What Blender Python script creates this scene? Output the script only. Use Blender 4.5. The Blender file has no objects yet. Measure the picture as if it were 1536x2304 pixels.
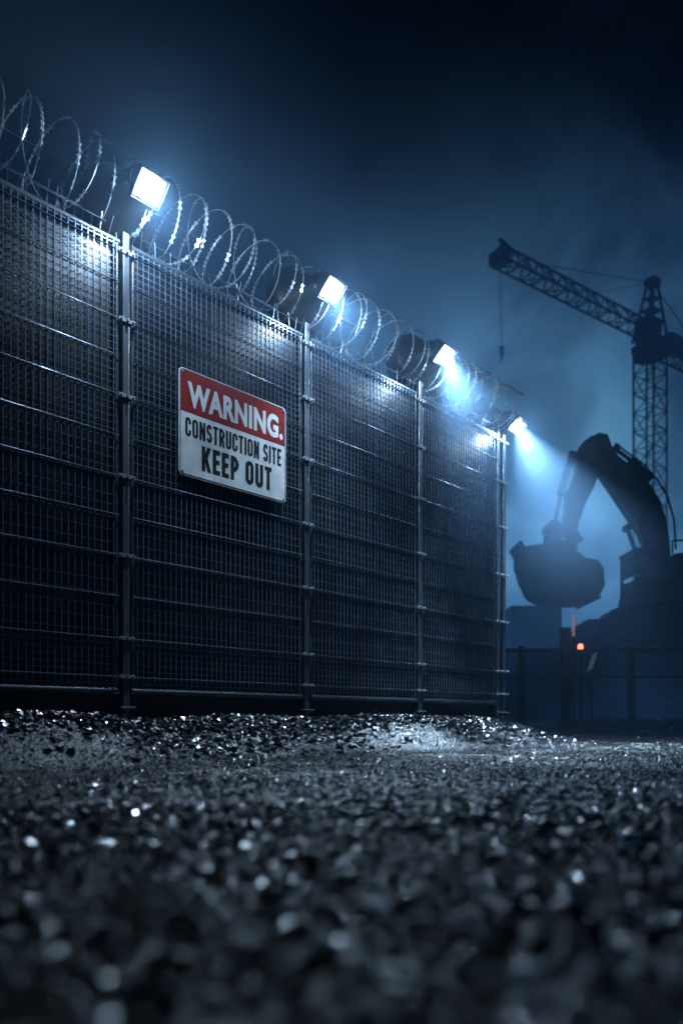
import bpy, math, random
import numpy as np
from mathutils import Vector, Matrix
random.seed(4); rng=np.random.default_rng(7)
scene=bpy.context.scene
COL=scene.collection
CAMZ=0.3
# ---------------------------------------------------------------- helpers
class MB:
    def __init__(s): s.v=[]; s.f=[]
    def add(s,vs,fs):
        o=len(s.v); s.v+= [tuple(v) for v in vs]; s.f+=[tuple(i+o for i in f) for f in fs]
    def box(s,c,d,rot=None):
        hx,hy,hz=d[0]/2,d[1]/2,d[2]/2
        vs=[Vector((x,y,z)) for x in(-hx,hx) for y in(-hy,hy) for z in(-hz,hz)]
        if rot is not None: vs=[rot@v for v in vs]
        c=Vector(c)
        s.add([v+c for v in vs],[(0,1,3,2),(4,6,7,5),(0,4,5,1),(2,3,7,6),(0,2,6,4),(1,5,7,3)])
    def beam(s,p,q,w,h=None,up=(0,0,1)):
        p=Vector(p);q=Vector(q);h=h or w
        d=(q-p); L=d.length
        if L<1e-6:return
        d.normalize(); u=Vector(up)
        if abs(d.dot(u))>.98:u=Vector((1,0,0))
        a=d.cross(u).normalized(); b=a.cross(d).normalized()
        vs=[]
        for e in(p,q):
            for sa,sb in((-1,-1),(1,-1),(1,1),(-1,1)): vs.append(e+a*sa*w/2+b*sb*h/2)
        s.add(vs,[(3,2,1,0),(4,5,6,7),(0,1,5,4),(1,2,6,5),(2,3,7,6),(3,0,4,7)])
    def cyl(s,p,q,r,n=12,r2=None,cap=True):
        p=Vector(p);q=Vector(q);r2=r if r2 is None else r2
        d=(q-p).normalized(); u=Vector((0,0,1))
        if abs(d.dot(u))>.98:u=Vector((1,0,0))
        a=d.cross(u).normalized(); b=a.cross(d).normalized()
        vs=[]
        for e,rr in((p,r),(q,r2)):
            for i in range(n):
                t=2*math.pi*i/n; vs.append(e+a*math.cos(t)*rr+b*math.sin(t)*rr)
        fs=[(i,(i+1)%n,n+(i+1)%n,n+i) for i in range(n)]
        if cap: fs+= [tuple(range(n-1,-1,-1)),tuple(range(n,2*n))]
        s.add(vs,fs)
    def lathe(s,p,axis,prof,n=32):
        p=Vector(p); d=Vector(axis).normalized(); u=Vector((0,0,1))
        if abs(d.dot(u))>.98:u=Vector((1,0,0))
        a=d.cross(u).normalized(); b=a.cross(d).normalized()
        vs=[];fs=[]
        for (t,r) in prof:
            for i in range(n):
                an=2*math.pi*i/n; vs.append(p+d*t+a*math.cos(an)*r+b*math.sin(an)*r)
        for j in range(len(prof)-1):
            for i in range(n): fs.append((j*n+i,j*n+(i+1)%n,(j+1)*n+(i+1)%n,(j+1)*n+i))
        fs.append(tuple(range(n-1,-1,-1))); fs.append(tuple(range((len(prof)-1)*n,len(prof)*n)))
        s.add(vs,fs)
    def prof(s,pts,y0,y1):
        n=len(pts)
        vs=[(x,y0,z) for x,z in pts]+[(x,y1,z) for x,z in pts]
        fs=[tuple(range(n)),tuple(range(2*n-1,n-1,-1))]+[(i,n+i,n+(i+1)%n,(i+1)%n) for i in range(n)]
        s.add(vs,fs)
    def mesh(s,name):
        m=bpy.data.meshes.new(name); m.from_pydata(s.v,[],s.f); m.update()
        import bmesh
        b=bmesh.new(); b.from_mesh(m); bmesh.ops.recalc_face_normals(b,faces=b.faces); b.to_mesh(m); b.free()
        return m
def obj(name,mesh,mat=None,parent=None,loc=None,rotz=None,bevel=0,smooth=False,seg=2):
    if isinstance(mesh,MB): mesh=mesh.mesh(name)
    o=bpy.data.objects.new(name,mesh); COL.objects.link(o)
    if mat and len(mesh.materials)==0: mesh.materials.append(mat)
    if parent: o.parent=parent
    if loc is not None:o.location=loc
    if rotz is not None:o.rotation_euler=(0,0,rotz)
    if bevel:
        b=o.modifiers.new("bevel",'BEVEL'); b.width=bevel; b.segments=seg; b.limit_method='ANGLE'; b.angle_limit=math.radians(35)
    if smooth:
        for p in mesh.polygons: p.use_smooth=True
        try: mesh.set_sharp_from_angle(angle=math.radians(40))
        except Exception: pass
    return o
def empty(name,loc=(0,0,0),rotz=0,label=None,cat=None,group=None):
    o=bpy.data.objects.new(name,None); COL.objects.link(o); o.location=loc; o.rotation_euler=(0,0,rotz); o.empty_display_size=.1
    tag(o,label,cat,group); return o
def tag(o,label,cat,group=None,kind=None):
    if label:o["label"]=label
    if cat:o["category"]=cat
    if group:o["group"]=group
    if kind:o["kind"]=kind
def mat(name,col,rough=.5,metal=0.,var=.3,scale=6,bump=0.,bscale=40,rvar=.1,spec=.5,coat=0,dirt=None):
    m=bpy.data.materials.new(name); m.use_nodes=True; nt=m.node_tree; N=nt.nodes; L=nt.links
    b=N["Principled BSDF"]; b.inputs["Metallic"].default_value=metal
    b.inputs["Specular IOR Level"].default_value=spec; b.inputs["Coat Weight"].default_value=coat
    tc=N.new("ShaderNodeTexCoord"); n=N.new("ShaderNodeTexNoise"); n.inputs["Scale"].default_value=scale; n.inputs["Detail"].default_value=6
    L.new(tc.outputs["Object"],n.inputs["Vector"])
    r=N.new("ShaderNodeMapRange"); r.inputs[1].default_value=.3; r.inputs[2].default_value=.7
    L.new(n.outputs["Fac"],r.inputs[0])
    mx=N.new("ShaderNodeMix"); mx.data_type='RGBA'
    c2=dirt if dirt else tuple(c*(1-var) for c in col)
    mx.inputs[6].default_value=(*c2,1); mx.inputs[7].default_value=(*col,1)
    L.new(r.outputs[0],mx.inputs[0]); L.new(mx.outputs[2],b.inputs["Base Color"])
    r2=N.new("ShaderNodeMapRange"); r2.inputs[1].default_value=.3; r2.inputs[2].default_value=.7
    r2.inputs[3].default_value=max(.02,rough+rvar); r2.inputs[4].default_value=max(.02,rough-rvar)
    L.new(n.outputs["Fac"],r2.inputs[0]); L.new(r2.outputs[0],b.inputs["Roughness"])
    if bump:
        n2=N.new("ShaderNodeTexNoise"); n2.inputs["Scale"].default_value=bscale; n2.inputs["Detail"].default_value=8
        L.new(tc.outputs["Object"],n2.inputs["Vector"])
        bp=N.new("ShaderNodeBump"); bp.inputs["Strength"].default_value=bump; bp.inputs["Distance"].default_value=.02
        L.new(n2.outputs["Fac"],bp.inputs["Height"]); L.new(bp.outputs[0],b.inputs["Normal"])
    return m
def emis(name,col,st):
    m=bpy.data.materials.new(name); m.use_nodes=True; nt=m.node_tree
    b=nt.nodes["Principled BSDF"]; b.inputs["Emission Color"].default_value=(*col,1); b.inputs["Emission Strength"].default_value=st
    b.inputs["Base Color"].default_value=(.8,.8,.8,1)
    return m
# ---------------------------------------------------------------- materials
M_frame=mat("fence_frame_steel",(.17,.19,.22),.33,.7,.4,9,.1,60)
M_post=mat("fence_post_steel",(.17,.19,.22),.33,.55,.4,7,.1,60)
M_wire=mat("fence_wire",(.22,.28,.38),.30,.55,.6,5)
M_wire2=mat("fence_wire_heavy",(.20,.24,.31),.38,.75,.8,7)
M_screen=mat("screen_sheet",(.0025,.004,.009),.46,.0,.55,1.7,.3,4,.1,spec=.65)
M_clamp=mat("clamp_steel",(.42,.45,.5),.35,.4,.4,20)
M_razor=mat("razor_steel",(.66,.71,.78),.3,.5,.3,8)
M_black=mat("lamp_housing_black",(.010,.011,.013),.45,.2,.4,8,.1,70)
M_white=mat("sign_white_enamel",(.86,.86,.85),.5,0,.3,5,.05,30,.08,spec=.3,dirt=(.50,.51,.52))
M_red=mat("sign_red_enamel",(.34,.009,.009),.5,0,.3,6,.03,30,.08,spec=.2,dirt=(.17,.007,.007))
M_ink=mat("sign_black_ink",(.010,.012,.015),.75,0,.2,8,spec=.1)
M_inkw=mat("sign_white_ink",(.85,.85,.85),.6,0,.2,5,spec=.2)
M_crane=mat("crane_paint",(.05,.046,.035),.6,.1,.4,1)
M_exc=mat("excavator_paint",(.03,.024,.014),.5,.1,.5,1.2,.1,8)
M_excd=mat("excavator_dark_steel",(.015,.015,.015),.5,.5,.5,2,.2,8)
M_glass=mat("cab_glass",(.02,.03,.04),.1,0,.2,2)
M_cont=mat("container_paint",(.07,.085,.10),.6,.1,.4,1.5)
M_wood=mat("barrier_timber",(.02,.019,.018),.8,0,.5,4,.4,20)
M_conc=mat("rubble_concrete",(.04,.04,.04),.9,0,.5,3,.5,6)
# ---------------------------------------------------------------- ground
FX,FY=-1.816,6.326; T=(.6864,.7272); NN=(.7272,-.6864); PHI=math.atan2(.7272,.6864)
def sstep(a,b,x):
    t=np.clip((x-a)/(b-a),0,1); return t*t*(3-2*t)
def gh(x,y,fine=True):
    x=np.asarray(x,float);y=np.asarray(y,float)
    q=(x-FX)*NN[0]+(y-FY)*NN[1]; s=(x-FX)*T[0]+(y-FY)*T[1]
    wob=.18*np.sin(s*1.3+.5)+.1*np.sin(s*3.1+1)
    berm=.33*(1-sstep(.0,1.2,q+wob))*(1-sstep(5.8,7.4,s))*(1-sstep(3,9,-q))
    rise=.33*sstep(10,17,y)
    h=np.maximum(berm,rise)
    h=h+2.1*sstep(18.3,21.5,y+.5*np.sin(x*.7)+.3*np.sin(x*1.9+1))*(1-sstep(60,120,y))
    amp=np.clip(y/6,.25,1)
    h=h+amp*(.009*np.sin(x*2.3+y*1.1)*np.sin(y*1.9-x*.7+2)+.004*np.sin(x*6.1+1.3*y)*np.sin(y*5.3-x*2.2))
    h=h+.003*np.sin(x*17+y*5)*np.sin(y*19-x*4)
    return h
def gridaxis(a): return np.array(sorted(set(np.round(a,4))))
ys=np.concatenate([-np.geomspace(200,1,14),np.linspace(-.8,.4,6),np.geomspace(.45,30,330),np.geomspace(31,600,40)]); ys=gridaxis(ys)
g=np.sinh(np.linspace(0,8.2,190)); g=g/g[-1]*500
xs=gridaxis(np.concatenate([-g,g]))
XX,YY=np.meshgrid(xs,ys); ZZ=gh(XX,YY)
nx,ny=len(xs),len(ys)
V=np.stack([XX.ravel(),YY.ravel(),ZZ.ravel()],1)
idx=np.arange(nx*ny).reshape(ny,nx)
F=np.stack([idx[:-1,:-1],idx[:-1,1:],idx[1:,1:],idx[1:,:-1]],-1).reshape(-1,4)
def npmesh(name,V,F,smooth=False):
    k=F.shape[1]; m=bpy.data.meshes.new(name); m.vertices.add(len(V)); m.vertices.foreach_set("co",V.astype(np.float32).ravel())
    m.loops.add(F.size); m.loops.foreach_set("vertex_index",F.astype(np.int32).ravel())
    m.polygons.add(len(F)); m.polygons.foreach_set("loop_start",np.arange(0,F.size,k,dtype=np.int32)); m.polygons.foreach_set("loop_total",np.full(len(F),k,dtype=np.int32))
    sm=np.full(len(F),smooth) if isinstance(smooth,bool) else smooth
    m.polygons.foreach_set("use_smooth",sm); m.update(calc_edges=True); m.validate(); return m
def ground_mat(name,stone=False):
    m=bpy.data.materials.new(name); m.use_nodes=True; nt=m.node_tree; N=nt.nodes; L=nt.links; b=N["Principled BSDF"]
    b.inputs["Specular IOR Level"].default_value=.85
    tc=N.new("ShaderNodeTexCoord")
    def noise(sc,det=8,r=.6):
        n=N.new("ShaderNodeTexNoise"); n.inputs["Scale"].default_value=sc; n.inputs["Detail"].default_value=det; n.inputs["Roughness"].default_value=r
        L.new(tc.outputs["Object"],n.inputs["Vector"]); return n
    wet=noise(.9,4)
    rr=N.new("ShaderNodeMapRange"); rr.inputs[1].default_value=.46; rr.inputs[2].default_value=.64
    rr.inputs[3].default_value=0 if stone else .18; rr.inputs[4].default_value=.10 if stone else .30
    L.new(wet.outputs["Fac"],rr.inputs[0])
    cr=N.new("ShaderNodeValToRGB"); e=cr.color_ramp.elements
    if stone:
        gi=N.new("ShaderNodeNewGeometry"); L.new(gi.outputs["Random Per Island"],cr.inputs[0])
        e[0].color=(.0008,.0011,.0018,1); e[1].color=(.020,.022,.026,1); x=e.new(.9); x.color=(.0024,.0028,.0038,1)
        fr=N.new("ShaderNodeMath"); fr.operation='MULTIPLY'; fr.inputs[1].default_value=17.3; L.new(gi.outputs["Random Per Island"],fr.inputs[0])
        f2=N.new("ShaderNodeMath"); f2.operation='FRACT'; L.new(fr.outputs[0],f2.inputs[0])
        m2=N.new("ShaderNodeMapRange"); m2.inputs[3].default_value=.09; m2.inputs[4].default_value=.24; L.new(f2.outputs[0],m2.inputs[0])
        a2=N.new("ShaderNodeMath"); a2.operation='ADD'; L.new(rr.outputs[0],a2.inputs[0]); L.new(m2.outputs[0],a2.inputs[1]); L.new(a2.outputs[0],b.inputs["Roughness"])
    else:
        L.new(rr.outputs[0],b.inputs["Roughness"])
        n=noise(30,10); L.new(n.outputs["Fac"],cr.inputs[0]); e[0].position=.35; e[1].position=.7
        e[0].color=(.0008,.0011,.0018,1); e[1].color=(.0045,.0056,.0075,1)
    L.new(cr.outputs[0],b.inputs["Base Color"])
    n2=noise(30 if not stone else 90,5,.58); vo=N.new("ShaderNodeTexVoronoi"); vo.inputs["Scale"].default_value=36; L.new(tc.outputs["Object"],vo.inputs["Vector"])
    ad=N.new("ShaderNodeMath"); ad.operation='MULTIPLY_ADD'; ad.inputs[1].default_value=-.8 if not stone else 0; L.new(vo.outputs["Distance"],ad.inputs[0]); L.new(n2.outputs["Fac"],ad.inputs[2])
    bp=N.new("ShaderNodeBump"); bp.inputs["Strength"].default_value=.85 if not stone else .12; bp.inputs["Distance"].default_value=.016 if not stone else .002
    L.new(ad.outputs[0],bp.inputs["Height"]); L.new(bp.outputs[0],b.inputs["Normal"])
    return m
gm=npmesh("ground",V,F,True); ground=obj("ground",gm,ground_mat("wet_ground")); tag(ground,"dark wet gravel ground rising gently to the fence","ground",kind="structure")
# gravel
import bmesh
bm=bmesh.new(); bmesh.ops.create_icosphere(bm,subdivisions=1,radius=1); bv=np.array([v.co[:] for v in bm.verts]); bf=np.array([[v.index for v in f.verts] for f in bm.faces]); bm.free()
SM=[]
def stones(P,R,sink=.2,psm=.3):
    n=len(P); nv=len(bv)
    sm=rng.uniform(0,1,n)<psm; SM.append(np.repeat(sm,len(bf)))
    S=R[:,None,None]*np.stack([rng.uniform(.8,1.25,n),rng.uniform(.7,1.1,n),rng.uniform(.55,.9,n)],1)[:,None,:]
    J=np.where(sm,.08,.28)[:,None,None]
    v=bv[None]*(1+rng.uniform(-1,1,(n,nv,1))*J)*S
    A=rng.normal(size=(n,3,3)); A[:,:,2]+=np.array([0,0,1.8]); Q,_=np.linalg.qr(A[:,:,::-1]); Q=Q[:,:,::-1]
    v=np.einsum('nij,nkj->nki',Q,v)
    z=gh(P[:,0],P[:,1])+R*sink
    v[:,:,0]+=P[:,0:1]; v[:,:,1]+=P[:,1:2]; v[:,:,2]+=z[:,None]
    return v.reshape(-1,3),(bf[None]+(np.arange(n)*nv)[:,None,None]).reshape(-1,3)
# flat-topped wet chips
K6=7
cf=[[2*K6,k,(k+1)%K6] for k in range(K6)]
for k in range(K6): cf+=[[k,K6+k,K6+(k+1)%K6],[k,K6+(k+1)%K6,(k+1)%K6]]
cf=np.array(cf)
def chips(P,R,tilt=.10,h0=.5):
    n=len(P); a=np.arange(K6)/K6*2*np.pi+rng.uniform(0,6.28,(n,1))+rng.uniform(-.25,.25,(n,K6))
    rr=R[:,None]*rng.uniform(.6,1.15,(n,K6)); asp=rng.uniform(.6,1,(n,1))
    tx,ty=rng.normal(0,tilt,(n,1)),rng.normal(0,tilt,(n,1))
    x=rr*np.cos(a); y=rr*np.sin(a)*asp; zt=tx*x+ty*y
    top=np.stack([x,y,zt],2); bot=np.stack([x*1.25,y*1.25,zt-R[:,None]*1.2],2); c=np.zeros((n,1,3))
    v=np.concatenate([top,bot,c],1); nv=v.shape[1]
    z=gh(P[:,0],P[:,1])+R*h0+.003
    v[:,:,0]+=P[:,0:1]; v[:,:,1]+=P[:,1:2]; v[:,:,2]+=z[:,None]
    SM.append(np.zeros(n*len(cf),bool))
    return v.reshape(-1,3),(cf[None]+(np.arange(n)*nv)[:,None,None]).reshape(-1,3)
def samp(n,y0,y1,p,slope,pad):
    y=(rng.uniform(0,1,n)*(y1**p-y0**p)+y0**p)**(1/p); x=rng.uniform(-1,1,n)*(slope*y+pad); return np.stack([x,y],1)
def rad(n,a,b,pw=3): return a+(b-a)*rng.uniform(0,1,n)**pw
P2=samp(54000,2.2,9.5,1.6,.55,.3)
R2=rad(len(P2),.003,.014,4)*(1-.25*sstep(3.2,5.0,P2[:,1]))
sets=[(samp(24000,.45,2.6,1.6,.55,.35),rad(24000,.003,.017,4)),(P2,R2),(samp(10000,8.5,17,1.5,.6,0),rad(10000,.004,.016,5))]
n=17000; s=rng.uniform(-3,6.6,n); q=np.abs(rng.normal(.05,.42,n))-.12
sets.append((np.stack([FX+T[0]*s+NN[0]*q,FY+T[1]*s+NN[1]*q],1),rad(n,.008,.040,4)))
vs=[];fs=[];o=0
for k,(P,R) in enumerate(sets):
    v,f=stones(P,R,psm=.3 if k<3 else .08); vs.append(v); fs.append(f+o); o+=len(v)
for P,R,tl in ((samp(2600,.6,3,1.6,.55,.3),rad(2600,.004,.022,3),.14),(samp(8000,2.8,12,1.6,.55,.2),rad(8000,.004,.014,3),.32)):
    v,f=chips(P,R,tl,.3); vs.append(v); fs.append(f+o); o+=len(v)
gr=obj("gravel",npmesh("gravel",np.concatenate(vs),np.concatenate(fs),np.concatenate(SM)),ground_mat("wet_stone",True)); tag(gr,"loose wet crushed gravel scattered over the ground","gravel",kind="stuff")
# ---------------------------------------------------------------- fence
def fpos(s,back=0,z=0): return (FX+T[0]*s-NN[0]*back,FY+T[1]*s-NN[1]*back,z)
POSTS=[-2.25,0,2.101,4.025,5.799]
ZB,ZT=.54,4.30
HEAVY=[ZB+.12,.98,1.33,1.67,2.0,2.33,2.66,3.0,3.32,3.63,3.93,4.2]
for i in range(4):
    s0,s1=POSTS[i]+.055,POSTS[i+1]-.055; w=s1-s0
    e=empty("security_fence",fpos(s0,0,0),PHI,"dark welded wire fence section with opaque sheet behind it" if i!=1 else "dark welded wire fence section carrying the warning sign","fence","sections of the security fence")
    m=MB()
    m.cyl((0,0,ZT-.025),(w,0,ZT-.025),.026,12); m.cyl((0,0,ZB),(w,0,ZB),.030,12)
    m.cyl((.02,0,ZB),(.02,0,ZT-.02),.018,10); m.cyl((w-.02,0,ZB),(w-.02,0,ZT-.02),.018,10)
    obj("frame",m,M_frame,e,smooth=True)
    m=MB(); nv=int(w/.055)
    for k in range(1,nv):
        x=w*k/nv+random.uniform(-.003,.003); m.beam((x,-.020,ZB+.02),(x+random.uniform(-.006,.006),-.020,ZT-.04),.0075)
    z=ZB+.06
    while z<ZT-.05:
        dz=.055 if (z>2.7 or z<1.0) else (.078 if z>2 else .104)
        m.beam((.02,-.012,z+random.uniform(-.003,.003)),(w-.02,-.012,z+random.uniform(-.003,.003)),.006); z+=dz
    nl=len(m.f)
    for z in HEAVY:
        a,b=random.uniform(-.004,.004),random.uniform(-.004,.004)
        m.cyl((.01,-.030,z+a),(w-.01,-.030,z+b),.0038,8)
    o=obj("wire_mesh",m,M_wire,e); o.data.materials.append(M_wire2)
    for p in o.data.polygons[nl:]: p.material_index=1
    nxs,nzs=30,40; vv=[];ff=[]; zb=.22
    for b in range(nzs+1):
        for a in range(nxs+1):
            x=-.054+(w+.108)*a/nxs; z=zb+(ZT-.05-zb)*b/nzs
            vv.append((x,.048+.008*math.sin(math.pi*a/nxs)*math.sin(x*5+i)*math.sin(z*2.1+i*2),z))
    for b in range(nzs):
        for a in range(nxs):
            k=b*(nxs+1)+a; ff.append((k,k+1,k+nxs+2,k+nxs+1))
    m=MB(); m.add(vv,ff); obj("privacy_sheet",m,M_screen,e,smooth=True)
cache={}
def cached(key,fn):
    if key not in cache: cache[key]=fn()
    return cache[key]
def post_mesh():
    m=MB(); m.box((0,0,(4.54+.1)/2),(.062,.062,4.54-.1)); m.box((0,0,.40),(.14,.14,.02)); return m.mesh("post")
def clamp_mesh():
    m=MB(); m.box((0,-.038,0),(.15,.012,.03)); m.box((0,-.052,0),(.02,.03,.02)); m.cyl((.055,-.04,0),(.055,-.065,0),.011,8); m.cyl((-.055,-.04,0),(-.055,-.065,0),.011,8); return m.mesh("clamp")
def add_post(s,label,hh=1.):
    e=empty("fence_post",fpos(s,0,0),PHI,label,"fence post","posts of the security fence")
    obj("post",cached("p",post_mesh),M_post,e,bevel=.008)
    for z in HEAVY[1::2]+[ZB+.12]:
        obj("clamp",cached("c",clamp_mesh),M_clamp,e,loc=(0,0,z))
    m=cached("cap",lambda:(lambda b:(b.box((0,0,4.55),(.10,.10,.025)),b.box((0,-.03,4.50),(.13,.06,.06)),b.mesh("cap"))[-1])(MB()))
    obj("cap",m,M_clamp,e,bevel=.004)
    return e
for s in POSTS: add_post(s,"square dark steel fence post with bolted clamps")
add_post(POSTS[-1]+.16,"square steel end post closing the fence run")
# ---------------------------------------------------------------- floodlights
M_lens=emis("lamp_lens",(.62,.82,1),40); nt=M_lens.node_tree
tc=nt.nodes.new("ShaderNodeTexCoord"); vm=nt.nodes.new("ShaderNodeVectorMath"); vm.operation='LENGTH'; nt.links.new(tc.outputs["Object"],vm.inputs[0])
mr=nt.nodes.new("ShaderNodeMapRange"); mr.interpolation_type='SMOOTHSTEP'; mr.inputs[1].default_value=.02; mr.inputs[2].default_value=.128; mr.inputs[3].default_value=60; mr.inputs[4].default_value=.30
nt.links.new(vm.outputs["Value"],mr.inputs[0]); nt.links.new(mr.outputs[0],nt.nodes["Principled BSDF"].inputs["Emission Strength"])
def drum():
    m=MB(); m.lathe((0,.28,0),(0,-1,0),[(0,.22),(.01,.30),(.05,.34),(.18,.345),(.23,.33),(.28,.29),(.36,.22),(.46,.17),(.60,.14)],40)
    for k in range(8):
        a=k*math.pi/4; m.beam((math.cos(a)*.25,.29,math.sin(a)*.25),(math.cos(a)*.05,.31,math.sin(a)*.05),.02)
    return m.mesh("housing")
LC=(.52,.75,1)
def floodlight(s,z,a=.38,yaw=0,label=None,e_area=130,e_pt=70,spread=90,pitch=50,lpitch=72,twist=0):
    e=empty("floodlight",fpos(s,0,z),PHI+yaw,label,"floodlight","floodlights along the fence top")
    obj("housing",cached("drum",drum),M_black,e,loc=(0,.38-a,.06),smooth=True)
    def br():
        m=MB(); m.beam((0,0,-.05),(0,-.02,.1),.06); m.beam((0,.05,.02),(0,-.30,.02),.05); m.beam((-.15,-.28,.02),(.15,-.28,.02),.03); m.box((0,-.05,-.03),(.12,.14,.03)); return m.mesh("bracket")
    obj("bracket",cached("br",br),M_clamp,e,bevel=.004)
    def head():
        m=MB(); m.box((0,.06,0),(.25,.10,.21)); 
        for k in range(7): m.box((-.11+.037*k,.13,0),(.012,.05,.18))
        for dx in(-1,1): m.box((dx*.128,-.005,0),(.012,.04,.232))
        for dz in(-1,1): m.box((0,-.005,dz*.112),(.266,.04,.012))
        return m.mesh("lamp_head")
    h=obj("lamp_head",cached("head",head),M_black,e,loc=(0,-a,0),bevel=.004); h.rotation_euler=(math.radians(pitch),0,0)
    def lens():
        m=MB(); m.box((0,0,0),(.222,.012,.19)); return m.mesh("lens")
    l=obj("lens",cached("lens",lens),M_lens,h,loc=(0,.0,0),bevel=.02)
    ld=bpy.data.lights.new("lamp","AREA"); ld.shape='RECTANGLE'; ld.size=.14; ld.size_y=.10; ld.energy=e_area; ld.color=LC; ld.spread=math.radians(spread)
    lo=bpy.data.objects.new("lamp",ld); COL.objects.link(lo); lo.parent=h; lo.location=(0,-.05,0); lo.rotation_euler=(math.radians(-90+(lpitch-pitch)),math.radians(twist),0)
    pd=bpy.data.lights.new("spill_light","POINT"); pd.energy=e_pt; pd.color=LC; pd.shadow_soft_size=.07  # point light added before the lens to brighten wires, posts and haze
    po=bpy.data.objects.new("spill_light",pd); COL.objects.link(po); po.parent=h; po.location=(0,-.10,0)
    return e
floodlight(0,4.57,label="lit white floodlight on black round housing above fence post",e_area=26,e_pt=105)
floodlight(2.101,4.62,label="lit white floodlight on black round housing above fence post",e_area=80,e_pt=80)
floodlight(4.025,4.64,label="lit white floodlight on black round housing above fence post",e_area=270,lpitch=70,spread=62)
e=floodlight(5.96,4.42,.2,math.radians(8),label="lit floodlight on the last fence post, beam angled outward",e_area=300,e_pt=65,pitch=48,lpitch=68,spread=62)
# last lamp throws its beam along the yard
sd=bpy.data.lights.new("beam","SPOT"); sd.energy=650; sd.color=LC; sd.spot_size=math.radians(48); sd.spot_blend=.7; sd.shadow_soft_size=.06
so=bpy.data.objects.new("beam",sd); COL.objects.link(so); so.parent=e; so.location=(0,-.30,-.06)
wd=Vector((.62,.15,-.72)); so.rotation_euler=(Matrix.Rotation(-(PHI+math.radians(8)),3,'Z')@wd).to_track_quat('-Z','Y').to_euler()
# ---------------------------------------------------------------- razor wire
def coil(s0,s1,pitch,hand,rad0,ph):
    m=MB(); n=int((s1-s0)/pitch*44); prev=None; acc=0
    for k in range(n+1):
        t=k/44*2*math.pi; x=s0+pitch*k/44
        r=rad0*(1+.02*math.sin(x*2.3+ph)+.012*math.sin(x*7))
        a=t*hand+ph
        p=Vector((x+.04*math.sin(a)*hand+.015*math.sin(x*3.7+ph),math.cos(a)*r,ZT+.07+rad0+math.sin(a)*r*1.02))
        if prev is not None:
            m.cyl(prev,p,.0046,5,cap=False)
            d=(p-prev); acc+=d.length; 
            if acc>.085:
                acc=0; d.normalize(); c=(p+prev)/2; u=Vector((random.uniform(-1,1),random.uniform(-1,1),random.uniform(-1,1))); sd=d.cross(u).normalized()
                for sg in(-1,1):
                    A=c+d*sg*.032+sd*.020; B=c+d*sg*.032-sd*.020; C=c-d*sg*.004+sd*.005; D=c-d*sg*.004-sd*.005
                    m.add([A,B,D,C],[(0,1,2,3)])
        prev=p
    return m
e=empty("razor_wire",fpos(0,0,0),PHI,"coiled galvanised razor wire running along the fence top","razor wire")
obj("coil",coil(-2.4,6.1,.29,1,.30,.6),M_razor,e); obj("coil",coil(-2.4,6.1,.52,-1,.305,2.1),M_razor,e)
e=empty("barbed_strand",fpos(0,0,0),PHI,"straight barbed strands and short spikes above the top rail","barbed wire")
m=MB()
for (yy,zz) in((0,ZT+.10),(.12,ZT+.2),(.3,ZT+.62)): m.cyl((-2.4,yy,zz),(6,yy,zz),.0045,6)
obj("strand",m,M_wire2,e)
m=MB(); x=-2.4
while x<6:
    tl=random.uniform(-.03,.03); m.beam((x,0,ZT-.01),(x+tl,random.uniform(-.07,.03),ZT+random.uniform(.09,.17)),.006)
    x+=.075
obj("spike",m,M_wire2,e)["kind"]="stuff"
# ---------------------------------------------------------------- sign
SX0,SX1,SZ0,SZ1=.505,1.775,2.47,3.425; SW=SX1-SX0; SH=SZ1-SZ0
e=empty("warning_sign",fpos(SX0,-.05,SZ0),PHI,"white and red warning sign bolted to the wire fence","sign")
def rrect(x0,z0,x1,z1,r,n=6):
    pts=[]
    for cx,cz,a0 in((x1-r,z0+r,-90),(x1-r,z1-r,0),(x0+r,z1-r,90),(x0+r,z0+r,180)):
        for k in range(n+1):
            a=math.radians(a0+90*k/n); pts.append((cx+r*math.cos(a),cz+r*math.sin(a)))
    return pts
m=MB(); m.prof(rrect(0,0,SW,SH,.045),-.003,.004); obj("board",m,M_white,e)
m=MB(); m.prof(rrect(.010,.010,SW-.010,SH-.010,.04),-.0042,-.0032); obj("border",m,M_ink,e)
m=MB(); m.prof(rrect(.017,.017,SW-.017,SH-.017,.035),-.0056,-.0044); obj("face",m,M_white,e)
p=[(.017,SH*.60),(SW-.017,SH*.60)]+[q for q in rrect(.017,SH*.5,SW-.017,SH-.017,.035) if q[1]>SH*.8]
m=MB(); m.prof(p,-.0070,-.0058); obj("red_band",m,M_red,e)
def text(s,x0,x1,z0,z1,y,material,off=0.,name="lettering"):
    c=bpy.data.curves.new(name,'FONT'); c.body=s; c.size=1; c.offset=off; c.space_character=1.08
    o=bpy.data.objects.new("tmp",c); COL.objects.link(o); bpy.context.view_layer.update()
    me=bpy.data.meshes.new_from_object(o.evaluated_get(bpy.context.evaluated_depsgraph_get())); bpy.data.objects.remove(o)
    co=np.empty(len(me.vertices)*3,np.float32); me.vertices.foreach_get("co",co); co=co.reshape(-1,3)
    mn,mx=co.min(0),co.max(0)
    nw=np.stack([x0+(co[:,0]-mn[0])/(mx[0]-mn[0])*(x1-x0),y-co[:,2],z0+(co[:,1]-mn[1])/(mx[1]-mn[1])*(z1-z0)],1)
    me.vertices.foreach_set("co",nw.astype(np.float32).ravel()); me.materials.clear(); me.update()
    return obj(name,me,material,e)
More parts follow.
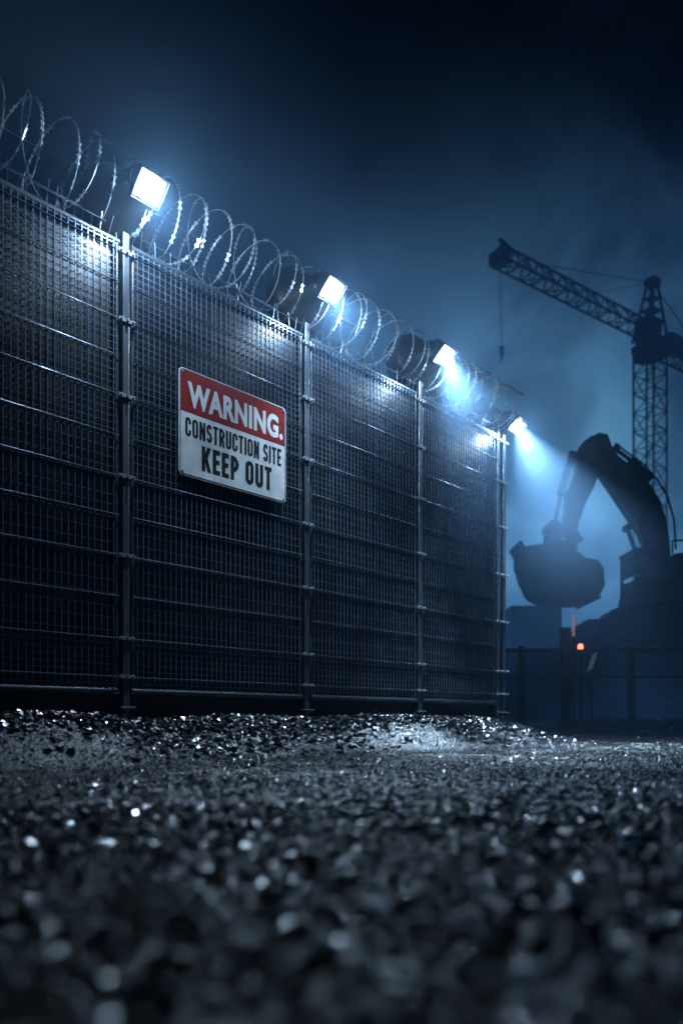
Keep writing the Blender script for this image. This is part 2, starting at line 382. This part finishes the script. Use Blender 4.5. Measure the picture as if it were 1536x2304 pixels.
# condensed grotesque capitals drawn stroke by stroke
CW={'I':None,'C':1.0,'O':1.04,'N':1.06,'S':.98,'T':.92,'R':1.02,'U':1.02,'E':.86,'K':1.06,'P':.98,' ':.42}
def stroke(m,pts,t,y,closed=False):
    P_=[Vector((a,b)) for a,b in pts]; n=len(P_); L_=[];R_=[]
    for i in range(n):
        if closed: a=P_[i]-P_[i-1]; b=P_[(i+1)%n]-P_[i]
        else:
            a=P_[i]-P_[i-1] if i>0 else P_[1]-P_[0]; b=P_[i+1]-P_[i] if i<n-1 else P_[-1]-P_[-2]
        a=a.normalized(); b=b.normalized(); na=Vector((-a.y,a.x)); nb=Vector((-b.y,b.x)); mm=(na+nb).normalized(); k=t/2/max(.4,mm.dot(na))
        L_.append(P_[i]+mm*k); R_.append(P_[i]-mm*k)
    vs=[(v.x,y,v.y) for v in L_]+[(v.x,y,v.y) for v in R_]
    fs=[(i,(i+1)%n,n+(i+1)%n,n+i) for i in range(n if closed else n-1)]
    m.add(vs,fs)
def diag(m,p,q,t,y):
    dx,dz=q[0]-p[0],q[1]-p[1]; h=t*math.hypot(dx,dz)/abs(dz)/2
    m.add([(p[0]-h,y,p[1]),(p[0]+h,y,p[1]),(q[0]+h,y,q[1]),(q[0]-h,y,q[1])],[(0,1,2,3)])
def arc(cx,cz,rx,rz,a0,a1,n=10): return [(cx+rx*math.cos(math.radians(a0+(a1-a0)*k/n)),cz+rz*math.sin(math.radians(a0+(a1-a0)*k/n))) for k in range(n+1)]
def glyph(m,c,x,z,W,H,t,y):
    l,r,b,tp=x+t/2,x+W-t/2,z+t/2,z+H-t/2; cx=(l+r)/2; rx=(r-l)/2; rz=min(rx*1.15,(tp-b)/2*.95); Y=[y]
    def ny(): Y[0]-=.00012; return Y[0]
    S=lambda p,cl=False: stroke(m,p,t,ny(),cl)
    D=lambda p,q,tt=t: diag(m,p,q,tt,ny())
    if c=='I': S([(l,z),(l,z+H)])
    elif c=='O': S(arc(cx,tp-rz,rx,rz,0,180)+arc(cx,b+rz,rx,rz,180,360),True)
    elif c=='C': S([(r,z+H*.66)]+arc(cx,tp-rz,rx,rz,0,180)+arc(cx,b+rz,rx,rz,180,360)+[(r,z+H*.34)])
    elif c=='U': S([(l,z+H)]+arc(cx,b+rz,rx,rz,180,360)+[(r,z+H)])
    elif c=='S':
        q=(H-t)/4; S(arc(cx,tp-q,rx,q,15,270,14)+arc(cx,b+q,rx,q,90,-165,14)[1:])
    elif c=='T': S([(cx,z),(cx,z+H)]); S([(x,tp),(x+W,tp)])
    elif c=='E':
        S([(l,z),(l,z+H)])
        for zz in(b,z+H*.51,tp): S([(l,zz),(x+W-(t*.2 if zz not in(b,tp) else 0),zz)])
    elif c=='N': S([(l,z),(l,z+H)]); S([(r,z),(r,z+H)]); D((l,z+H),(r,z))
    elif c=='K': S([(l,z),(l,z+H)]); D((r,z+H),(l+t*.3,z+H*.40)); D((l+rx*.75,z+H*.60),(r+t*.05,z))
    elif c in'PR':
        S([(l,z),(l,z+H)]); zm=z+H*(.43 if c=='P' else .47); rb=(tp-zm)/2
        S([(l,tp)]+arc(r-rb*.9,tp-rb,rb*.9,rb,90,-90)+[(l,zm)])
        if c=='R': D((cx+t*.1,zm),(r,z))
def lettering(s,x0,x1,z0,z1,y,material,tf,sp=.20):
    H=z1-z0; t=H*tf
    nu=sum(CW[c] for c in s if CW[c]); nt=sum(1 for c in s if CW[c] is None)
    u=((x1-x0)-nt*t)/(nu+sp*(len(s)-1)); m=MB(); x=x0
    for c in s:
        W=t if CW[c] is None else CW[c]*u
        if c!=' ': glyph(m,c,x,z0,W,H,t,y)
        x+=W+sp*u
    o=obj("lettering",m,material,e); return o
text("WARNING.",SW*.07,SW*.965,SH*.650,SH*.890,-.0082,M_inkw,.045)
lettering("CONSTRUCTION SITE",SW*.05,SW*.95,SH*.375,SH*.55,-.0066,M_ink,.145,.22)
lettering("KEEP OUT",SW*.19,SW*.85,SH*.09,SH*.325,-.0066,M_ink,.175,.22)
for dx in(.035,SW-.035):
    for dz in(.035,SH-.035):
        m=MB(); m.cyl((dx,-.003,dz),(dx,-.014,dz),.011,10); obj("bolt",m,M_clamp,e)
# ---------------------------------------------------------------- excavator
Y0=22.; K=1700/Y0
ez=CAMZ+(1620-1452)/K
e=empty("excavator",((1440-768)/K,Y0,ez),0,"dark crawler excavator with raised arm and hanging bucket","excavator")
def P(*pts): return [((a-1440)/K,(1452-b)/K) for a,b in pts]
m=MB(); m.prof(P((1456,1300),(1452,1240),(1436,1200),(1374,1108),(1352,1076),(1332,1044),(1320,1012),(1326,988),(1342,978),(1362,982),(1372,1010),(1386,1030),(1436,1070),(1460,1100),(1480,1134),(1494,1176),(1501,1230),(1504,1300)),-.2,.2); obj("boom",m,M_exc,e,bevel=.02)
m=MB(); m.prof(P((1344,996),(1330,982),(1308,998),(1296,1018),(1294,1060),(1284,1092),(1272,1108),(1270,1150),(1262,1184),(1266,1212),(1284,1222),(1293,1212),(1298,1180),(1314,1134),(1332,1100),(1346,1060)),-.17,.17); obj("stick",m,M_exc,e,bevel=.02)
def pt(a,b,y=0): return ((a-1440)/K,y,(1452-b)/K)
def ram(a,b,c,y,r):
    m=MB(); m.cyl(pt(*a,y),pt(*b,y),r*.5,12); m.cyl(pt(*b,y),pt(*c,y),r,12); m.cyl(pt(a[0],a[1],y-r*1.2),pt(a[0],a[1],y+r*1.2),r*.9,12); obj("hydraulic_cylinder",m,M_excd,e,smooth=True)
for yy in(-.4,.4):
    ram((1422,1180),(1440,1232),(1462,1300),yy,.12)
ram((1384,1010),(1416,1034),(1464,1080),0,.12)
ram((1244,1190),(1258,1116),(1286,1020),-.1,.11)
for yy in(-.26,.26):
    m=MB(); pr=[(1376,1004),(1404,1026),(1440,1052),(1470,1086),(1492,1122),(1507,1174),(1511,1240)]
    for a,b in zip(pr,pr[1:]): m.cyl(pt(a[0],a[1],yy),pt(b[0],b[1],yy),.03,8)
    obj("hose",m,M_excd,e)
m=MB()
for yy in(-.3,.3):
    m.beam(pt(1240,1190,yy),pt(1234,1240,yy),.1,.24); m.beam(pt(1240,1190,yy),pt(1275,1205,yy),.1,.16); m.beam(pt(1275,1205,yy),pt(1281,1245,yy),.1,.26)
m.cyl(pt(1240,1190,-.35),pt(1240,1190,.35),.2,14); m.cyl(pt(1282,1212,-.35),pt(1282,1212,.35),.18,14); m.cyl(pt(1298,1218,-.3),pt(1298,1218,.3),.09,10)
obj("linkage",m,M_excd,e)
m=MB()
outer=P((1165,1240),(1222,1232),(1228,1224),(1262,1228),(1272,1247),(1288,1252),(1302,1264),(1330,1269),(1342,1288),(1345,1325),(1332,1350),(1308,1360),(1262,1362),(1222,1354),(1192,1340),(1176,1308),(1165,1272))
m.prof(outer,-.6,.6)
for k in range(5):
    yy=-.55+.275*k; m.beam(pt(1174,1258,yy),pt(1158,1228,yy),.1,.12)
m.beam(pt(1196,1342,0),pt(1236,1359,0),1.24,.08); m.beam(pt(1310,1362,0),pt(1336,1350,0),1.24,.08)
obj("bucket",m,M_excd,e,bevel=.02)
m=MB(); m.prof(P((1432,1340),(1440,1316),(1500,1304),(1512,1248),(1600,1240),(1680,1262),(1690,1376),(1432,1376)),-.2,1.5); m.prof(P((1440,1330),(1690,1300),(1690,1376),(1440,1376)),-1.5,-.2); m.box(pt(1520,1382,0),(3,2.0,.2))
m.beam(pt(1512,1248,0),pt(1512,1215,0),.06); m.beam(pt(1512,1216,0),pt(1600,1216,0),.06); m.beam(pt(1560,1245,0),pt(1560,1216,0),.06)
obj("body",m,M_exc,e,bevel=.06)
m=MB()
for (a,b,c,d) in((1387,1262,1387,1372),(1431,1262,1431,1372),(1387,1264,1431,1264),(1387,1322,1431,1322),(1387,1370,1431,1370)):
    for yy in(-1.45,-.4): m.beam(pt(a,b,yy),pt(c,d,yy),.07)
m.box(pt(1409,1262,-.92),(.66,1.2,.09)); m.box(pt(1409,1350,-.92),(.58,1.05,.66))
cab=obj("cab",m,M_excd,e)
m=MB(); m.box(pt(1388,1290,-.92),(.03,1.0,.6)); obj("window",m,M_glass,cab)
def track(yy):
    m=MB(); x0,x1=pt(1318,0)[0],pt(1640,0)[0]; r=.42; pts=[]
    for k in range(13): a=math.pi/2+math.pi*k/12; pts.append((x0+r+r*math.cos(a),r+r*math.sin(a)))
    for k in range(13): a=-math.pi/2+math.pi*k/12; pts.append((x1-r+r*math.cos(a),r+r*math.sin(a)))
    m.prof(pts,yy-.3,yy+.3)
    for k in range(30):
        x=x0+r+(x1-x0-2*r)*k/29
        for z in(-.02,2*r+.02): m.box((x,yy,z),(.06,.62,.06))
    return m
for yy in(-1.2,1.2): obj("track",track(yy),M_excd,e)
# ---------------------------------------------------------------- crane
cx,cy=(1462-768)/1700*59.4,59.4; JZ=31.0
jt=Vector(((1128-768)/1700*49.9,49.9,0))-Vector((cx,cy,0)); JL=jt.length; ang=math.atan2(jt.y,jt.x)
e=empty("tower_crane",(cx,cy,2.2),ang,"tall lattice tower crane with horizontal jib in the haze","crane")
zo=-2.2
def lattice(m,p,q,w,h,bay,cs,ds,tri=False):
    p=Vector(p);q=Vector(q); d=(q-p); L=d.length; d.normalize(); u=Vector((0,0,1)) if abs(d.z)<.9 else Vector((1,0,0))
    a=d.cross(u).normalized(); b=a.cross(d).normalized()
    C=[(-1,-1),(1,-1),(1,1),(-1,1)] if not tri else [(-1,-1),(1,-1),(0,1)]
    off=[a*x*w/2+b*y*h/2 for x,y in C]; n=max(1,round(L/bay))
    for o in off: m.beam(p+o,q+o,cs)
    for k in range(n):
        A=p+d*L*k/n; B=p+d*L*(k+1)/n
        for j in range(len(off)):
            o1,o2=off[j],off[(j+1)%len(off)]
            if k%2: o1,o2=o2,o1
            m.beam(A+o1,B+o2,ds); m.beam(A+o1,A+o2,ds)
m=MB(); lattice(m,(0,0,zo+.5),(0,0,JZ-2+zo),1.75,1.75,1.5,.13,.065); m.box((0,0,.2),(4,4,.8)); obj("mast",m,M_crane,e)
m=MB(); m.box((0,0,JZ-1.6+zo),(2.0,2.0,.6)); m.cyl((0,0,JZ-2.2+zo),(0,0,JZ-1.9+zo),1.3,16); m.box((-1.5,1.2,JZ-1.1+zo),(3.5,1.6,.12)); obj("slewing_platform",m,M_crane,e)
m=MB(); lattice(m,(1,0,JZ+zo),(JL,0,JZ+zo+.1),1.2,1.3,1.2,.12,.065,True); m.box((JL+.2,0,JZ+zo-.3),(.9,1.1,.8)); m.beam((JL,0,JZ+zo+.6),(JL+.8,0,JZ+zo-.9),.3); m.beam((JL-1.2,0,JZ+zo+.6),(JL+.2,0,JZ+zo+1.0),.2); obj("jib",m,M_crane,e)
m=MB(); lattice(m,(-1,0,JZ+zo-.9),(-9,0,JZ+zo-.9),1.7,1.0,1.6,.14,.07); m.box((-5,0,JZ+zo-.3),(7,1.9,.12)); obj("counter_jib",m,M_crane,e)
m=MB()
for k in range(4): m.box((-6.5-.8*k,0,JZ+zo-1.6),(.7,1.6,2.6))
obj("counterweight",m,M_conc,e,bevel=.05)
m=MB(); ap=Vector((-.3,0,JZ+3.8+zo))
for a,b in((-1,-1),(1,-1),(1,1),(-1,1)): m.beam((a*1.0,b*.9,JZ-1+zo),ap+Vector((a*.25,b*.25,0)),.17)
for z in(.5,1.5,2.5): 
    r=1-.2*z; m.box((-.1*z,0,JZ+z+zo),(2*r*.9,2*r*.8,.1))
m.box(ap,(.9,.9,.5)); obj("tower_head",m,M_crane,e)
m=MB(); m.beam(ap,(JL*.75,0,JZ+zo+.8),.04); m.beam(ap,(JL*.4,0,JZ+zo+.8),.03); m.beam(ap,(-8.5,0,JZ+zo-.3),.06); obj("pendant_line",m,M_crane,e)
m=MB(); m.box((2.4,1.4,JZ-1.6+zo),(1.6,1.3,1.6)); m.box((2.4,1.4,JZ-.7+zo),(1.8,1.5,.12)); cb=obj("cab",m,M_crane,e,bevel=.1)
m=MB(); m.box((3.22,1.4,JZ-1.4+zo),(.04,1.0,1.0)); obj("window",m,M_glass,cb)
m=MB(); m.cyl((JL,0,JZ-1+zo),(JL,0,JZ-6.0+zo),.018,6); m.cyl((JL+.3,0,JZ-1+zo),(JL+.05,0,JZ-6.0+zo),.014,6); obj("hoist_cable",m,M_excd,e)
m=MB(); m.box((JL,0,JZ-6.3+zo),(.26,.22,.6)); m.cyl((JL,0,JZ-6.6+zo),(JL,0,JZ-7.1+zo),.1,8,r2=.03); obj("hook",m,M_excd,e,bevel=.05)
# ---------------------------------------------------------------- site barrier and clutter
by=16.; bk=1700/by
e=empty("site_barrier",(3.2,by,.3),0,"low dark timber post and rail barrier","barrier")
m=MB(); rz=(1620-1465)/bk; m.beam((0,-.08,rz),(12,-.08,rz),.05,.10); m.beam((0,-.08,rz-.55),(12,-.08,rz-.55),.05,.05); obj("rail",m,M_wood,e,bevel=.01)
for px in(1172,1272,1420,1600,1780):
    m=MB(); tall=.5 if px==1272 else .1; x=(px-768)/bk-3.2
    m.box((x,0,(rz+tall)/2-.1),(.13 if px!=1272 else .2,.12,rz+tall+.2)); obj("post",m,M_wood,e,bevel=.015)
e=empty("hazard_beacon",((1300-768)/bk*.985,15.6,.3),0,"small glowing red hazard lamp on a slim striped pole","warning light")
m=MB(); m.cyl((0,0,0),(0,0,1.42),.02,8); m.cyl((0,0,1.42),(0,0,1.46),.05,12); obj("pole",m,M_excd,e)
m=MB(); m.lathe((0,0,1.46),(0,0,1),[(0,.05),(.05,.055),(.09,.045),(.11,.02)],14); obj("lamp",m,emis("red_lamp",(1,.10,.05),6),e,smooth=True)
e=empty("marker_pole",((1290-768)/1700*15.9,15.9,.3),0,"thin pole with orange strip given its own dim glow","marker pole")
m=MB(); m.cyl((0,0,0),(0,0,1.75),.02,8); obj("pole",m,M_excd,e)
m=MB(); m.cyl((0,0,1.76),(0,0,2.2),.022,8); obj("strip",m,emis("orange_glow_strip",(.9,.22,.1),.25),e)  # strip emits faintly, standing in for reflected orange light
e=empty("hazard_board",((1330-768)/1700*15.3,15.3,.32),math.radians(-20),"small pale triangular hazard board leaning on a stake","hazard board")
m=MB(); m.prof([(-.09,.95),(.02,1.02),(.12,1.35),(.02,1.30)],-.01,.01); obj("board",m,M_inkw,e)
m=MB(); m.beam((0,.03,0),(0,.03,1.25),.04); obj("stake",m,M_wood,e)
def container(x,y,z,w,d,h,label):
    e=empty("site_container",(x,y,z),0,label,"container","containers in the yard")
    m=MB(); n=int(w/.25); pts=[]
    m.box((w/2,d/2,h/2),(w,d,h)); 
    for k in range(n): m.box((.12+k*(w-.2)/n,-.02,h/2),(.11,.05,h-.25))
    obj("shell",m,M_cont,e,bevel=.02)
    m=MB(); m.box((w/2,d/2,h+.04),(w+.1,d+.1,.08))
    for a in(0,w): m.box((a,-.03,h/2),(.12,.12,h))
    obj("corner_frame",m,M_excd,e)
container(7.0,31,2.3,1.95,5,2.6,"corrugated site container standing in the haze")
container(8.9,33,2.3,1.6,3,1.3,"low corrugated container beside the site container")
def heap(x,y,w,d,h,seed):
    r=np.random.default_rng(seed); m=MB(); n=24; vv=[];ff=[]
    for j in range(n+1):
        for i in range(n+1):
            u=i/n*2-1; v=j/n*2-1; rr=math.sqrt(u*u+v*v); z=max(0,1-rr)**.75*h*(1+.25*r.normal()*.5)
            vv.append((x+u*w/2+r.normal()*.03,y+v*d/2,float(gh(x+u*w/2,y+v*d/2))-.12+z))
    for j in range(n):
        for i in range(n): k=j*(n+1)+i; ff.append((k,k+1,k+n+2,k+n+1))
    m.add(vv,ff); o=obj("rubble_heap",m,M_conc); tag(o,"dark heap of earth and rubble on the bank","rubble heap","rubble heaps")
heap(7.6,21,3.6,3,.6,1); heap(9.4,20.5,3,3,.6,2)
# ---------------------------------------------------------------- haze: one volume around the whole site, partly self-lit
fm=bpy.data.materials.new("haze"); fm.use_nodes=True; nt=fm.node_tree; nt.nodes.clear(); NW=nt.nodes.new; LK=nt.links.new
out=NW("ShaderNodeOutputMaterial"); sc=NW("ShaderNodeVolumeScatter"); em=NW("ShaderNodeEmission"); ad=NW("ShaderNodeAddShader"); ge=NW("ShaderNodeNewGeometry"); sp=NW("ShaderNodeSeparateXYZ")
LK(ge.outputs["Position"],sp.inputs[0])
def mth(op,a,b=None,c=None):
    n=NW("ShaderNodeMath"); n.operation=op
    for i,v in enumerate((a,b,c)):
        if v is None: continue
        if isinstance(v,(int,float)): n.inputs[i].default_value=v
        else: LK(v,n.inputs[i])
    return n.outputs[0]
def smooth(a,b,src):
    mr=NW("ShaderNodeMapRange"); mr.interpolation_type='SMOOTHSTEP'; mr.inputs[1].default_value=a; mr.inputs[2].default_value=b; LK(src,mr.inputs[0]); return mr.outputs[0]
zc=mth('MAXIMUM',sp.outputs[2],0)
nz=NW("ShaderNodeTexNoise"); nz.inputs["Scale"].default_value=.13; nz.inputs["Detail"].default_value=2; LK(ge.outputs["Position"],nz.inputs["Vector"])
nzz=smooth(.38,.64,nz.outputs["Fac"])
n3=NW("ShaderNodeTexNoise"); n3.inputs["Scale"].default_value=.45; n3.inputs["Detail"].default_value=1; LK(ge.outputs["Position"],n3.inputs["Vector"])
n3z=smooth(.36,.66,n3.outputs["Fac"])
far=mth('MULTIPLY',mth('EXPONENT',mth('MULTIPLY',zc,-1/12)),smooth(17,36,sp.outputs[1]))
far=mth('MULTIPLY',far,mth('SUBTRACT',1,smooth(25,38,sp.outputs[2])))
far=mth('MULTIPLY',far,mth('MULTIPLY_ADD',nzz,1.9,.15))
far=mth('MULTIPLY',far,mth('MULTIPLY_ADD',smooth(14,34,sp.outputs[0]),-.5,1))
low=mth('MULTIPLY',mth('EXPONENT',mth('MULTIPLY',zc,-1/2.2)),smooth(13,18,sp.outputs[1]))
low=mth('MULTIPLY',low,mth('MULTIPLY_ADD',n3z,1.3,.3))
dv=NW("ShaderNodeVectorMath"); dv.operation='DOT_PRODUCT'; LK(ge.outputs["Position"],dv.inputs[0]); dv.inputs[1].default_value=(NN[0],NN[1],0)
q0=FX*NN[0]+FY*NN[1]+.2
qq=mth('DIVIDE',mth('SUBTRACT',dv.outputs["Value"],q0),.85); zz=mth('DIVIDE',mth('SUBTRACT',sp.outputs[2],4.95),.85)
top=mth('EXPONENT',mth('MULTIPLY',mth('ADD',mth('MULTIPLY',qq,qq),mth('MULTIPLY',zz,zz)),-1))
top=mth('MULTIPLY',top,mth('SUBTRACT',1,smooth(11,16,sp.outputs[1])))
top=mth('MULTIPLY',top,mth('MULTIPLY_ADD',smooth(5,9.5,sp.outputs[1]),-.5,1.35))
ds=NW("ShaderNodeVectorMath"); ds.operation='DISTANCE'; LK(ge.outputs["Position"],ds.inputs[0]); ds.inputs[1].default_value=(3.25,10.6,3.6)
dd=mth('DIVIDE',ds.outputs["Value"],1.35); puff=mth('EXPONENT',mth('MULTIPLY',mth('MULTIPLY',dd,dd),-1))
puff=mth('MULTIPLY',puff,mth('MULTIPLY_ADD',n3z,.8,.6))
sc.inputs["Color"].default_value=(.36,.64,1,1); sc.inputs["Anisotropy"].default_value=.1
dens=mth('MULTIPLY_ADD',far,.014,.0007); dens=mth('MULTIPLY_ADD',top,.074,dens); dens=mth('MULTIPLY_ADD',puff,.033,dens)  # denser mist added along fence top and last lamp to strengthen their glow
LK(dens,sc.inputs["Density"])
em.inputs["Color"].default_value=(.09,.36,.98,1); LK(mth('MULTIPLY_ADD',low,.0080,mth('MULTIPLY',far,.0054)),em.inputs["Strength"])  # mist emits blue by itself, standing in for scattered light
LK(sc.outputs[0],ad.inputs[0]); LK(em.outputs[0],ad.inputs[1]); LK(ad.outputs[0],out.inputs["Volume"])
fm.cycles.volume_step_rate=.5
m=MB(); m.box((16,31.5,18),(56,71,40)); o=obj("haze",m,fm); tag(o,"thin blue night mist hanging over the site, with an added glow of its own","mist",kind="stuff")
# ---------------------------------------------------------------- world
w=bpy.data.worlds.new("World"); scene.world=w; w.use_nodes=True; nt=w.node_tree; N=nt.nodes; L=nt.links
NW=N.new; LK=L.new
tc=N.new("ShaderNodeTexCoord"); sp=N.new("ShaderNodeSeparateXYZ"); L.new(tc.outputs["Generated"],sp.inputs[0])
cr=N.new("ShaderNodeValToRGB"); L.new(sp.outputs["Z"],cr.inputs[0]); E=cr.color_ramp.elements
E[0].position=0; E[0].color=(.002,.009,.022,1); E[1].position=1; E[1].color=(.0001,.0002,.001,1)
for p,c in((.2,(.003,.014,.036)),(.38,(.0016,.0075,.030)),(.52,(.0004,.0016,.010)),(.64,(.0001,.0002,.0015))):
    x=E.new(p); x.color=(*c,1)
vm=N.new("ShaderNodeVectorMath"); vm.operation='DOT_PRODUCT'; L.new(tc.outputs["Generated"],vm.inputs[0]); vm.inputs[1].default_value=Vector((400,1700,450)).normalized()
gl=mth('EXPONENT',mth('MULTIPLY',mth('SUBTRACT',1,vm.outputs["Value"]),-44))
wn=N.new("ShaderNodeTexNoise"); wn.inputs["Scale"].default_value=6; wn.inputs["Detail"].default_value=5; wn.inputs["Distortion"].default_value=.6; L.new(tc.outputs["Generated"],wn.inputs["Vector"])
wm=N.new("ShaderNodeMapRange"); wm.interpolation_type='SMOOTHSTEP'; wm.inputs[1].default_value=.33; wm.inputs[2].default_value=.68; wm.inputs[3].default_value=.40; wm.inputs[4].default_value=1.55; L.new(wn.outputs["Fac"],wm.inputs[0])
gl=mth('MULTIPLY',gl,wm.outputs[0])
mx=N.new("ShaderNodeMix"); mx.data_type='RGBA'; mx.blend_type='ADD'; mx.clamp_result=False
cm=N.new("ShaderNodeVectorMath"); cm.operation='SCALE'; cm.inputs[0].default_value=(.075,.23,.43); L.new(gl,cm.inputs["Scale"])
mx.inputs[0].default_value=1; L.new(cr.outputs[0],mx.inputs[6]); L.new(cm.outputs[0],mx.inputs[7])
bg=N["Background"]; L.new(mx.outputs[2],bg.inputs[0]); bg.inputs[1].default_value=1
# ---------------------------------------------------------------- camera
cd=bpy.data.cameras.new("camera"); cam=bpy.data.objects.new("camera",cd); COL.objects.link(cam); scene.camera=cam
cam.location=(0,0,CAMZ); cam.rotation_euler=(math.radians(90),0,0)
cd.sensor_fit='HORIZONTAL'; cd.sensor_width=24; cd.lens=24*1700/1536; cd.shift_y=468/1536; cd.clip_start=.02; cd.clip_end=2000
cd.dof.use_dof=True; cd.dof.focus_distance=7.0; cd.dof.aperture_fstop=.85
scene.view_settings.view_transform='Standard'; scene.view_settings.look='None'; scene.view_settings.exposure=0
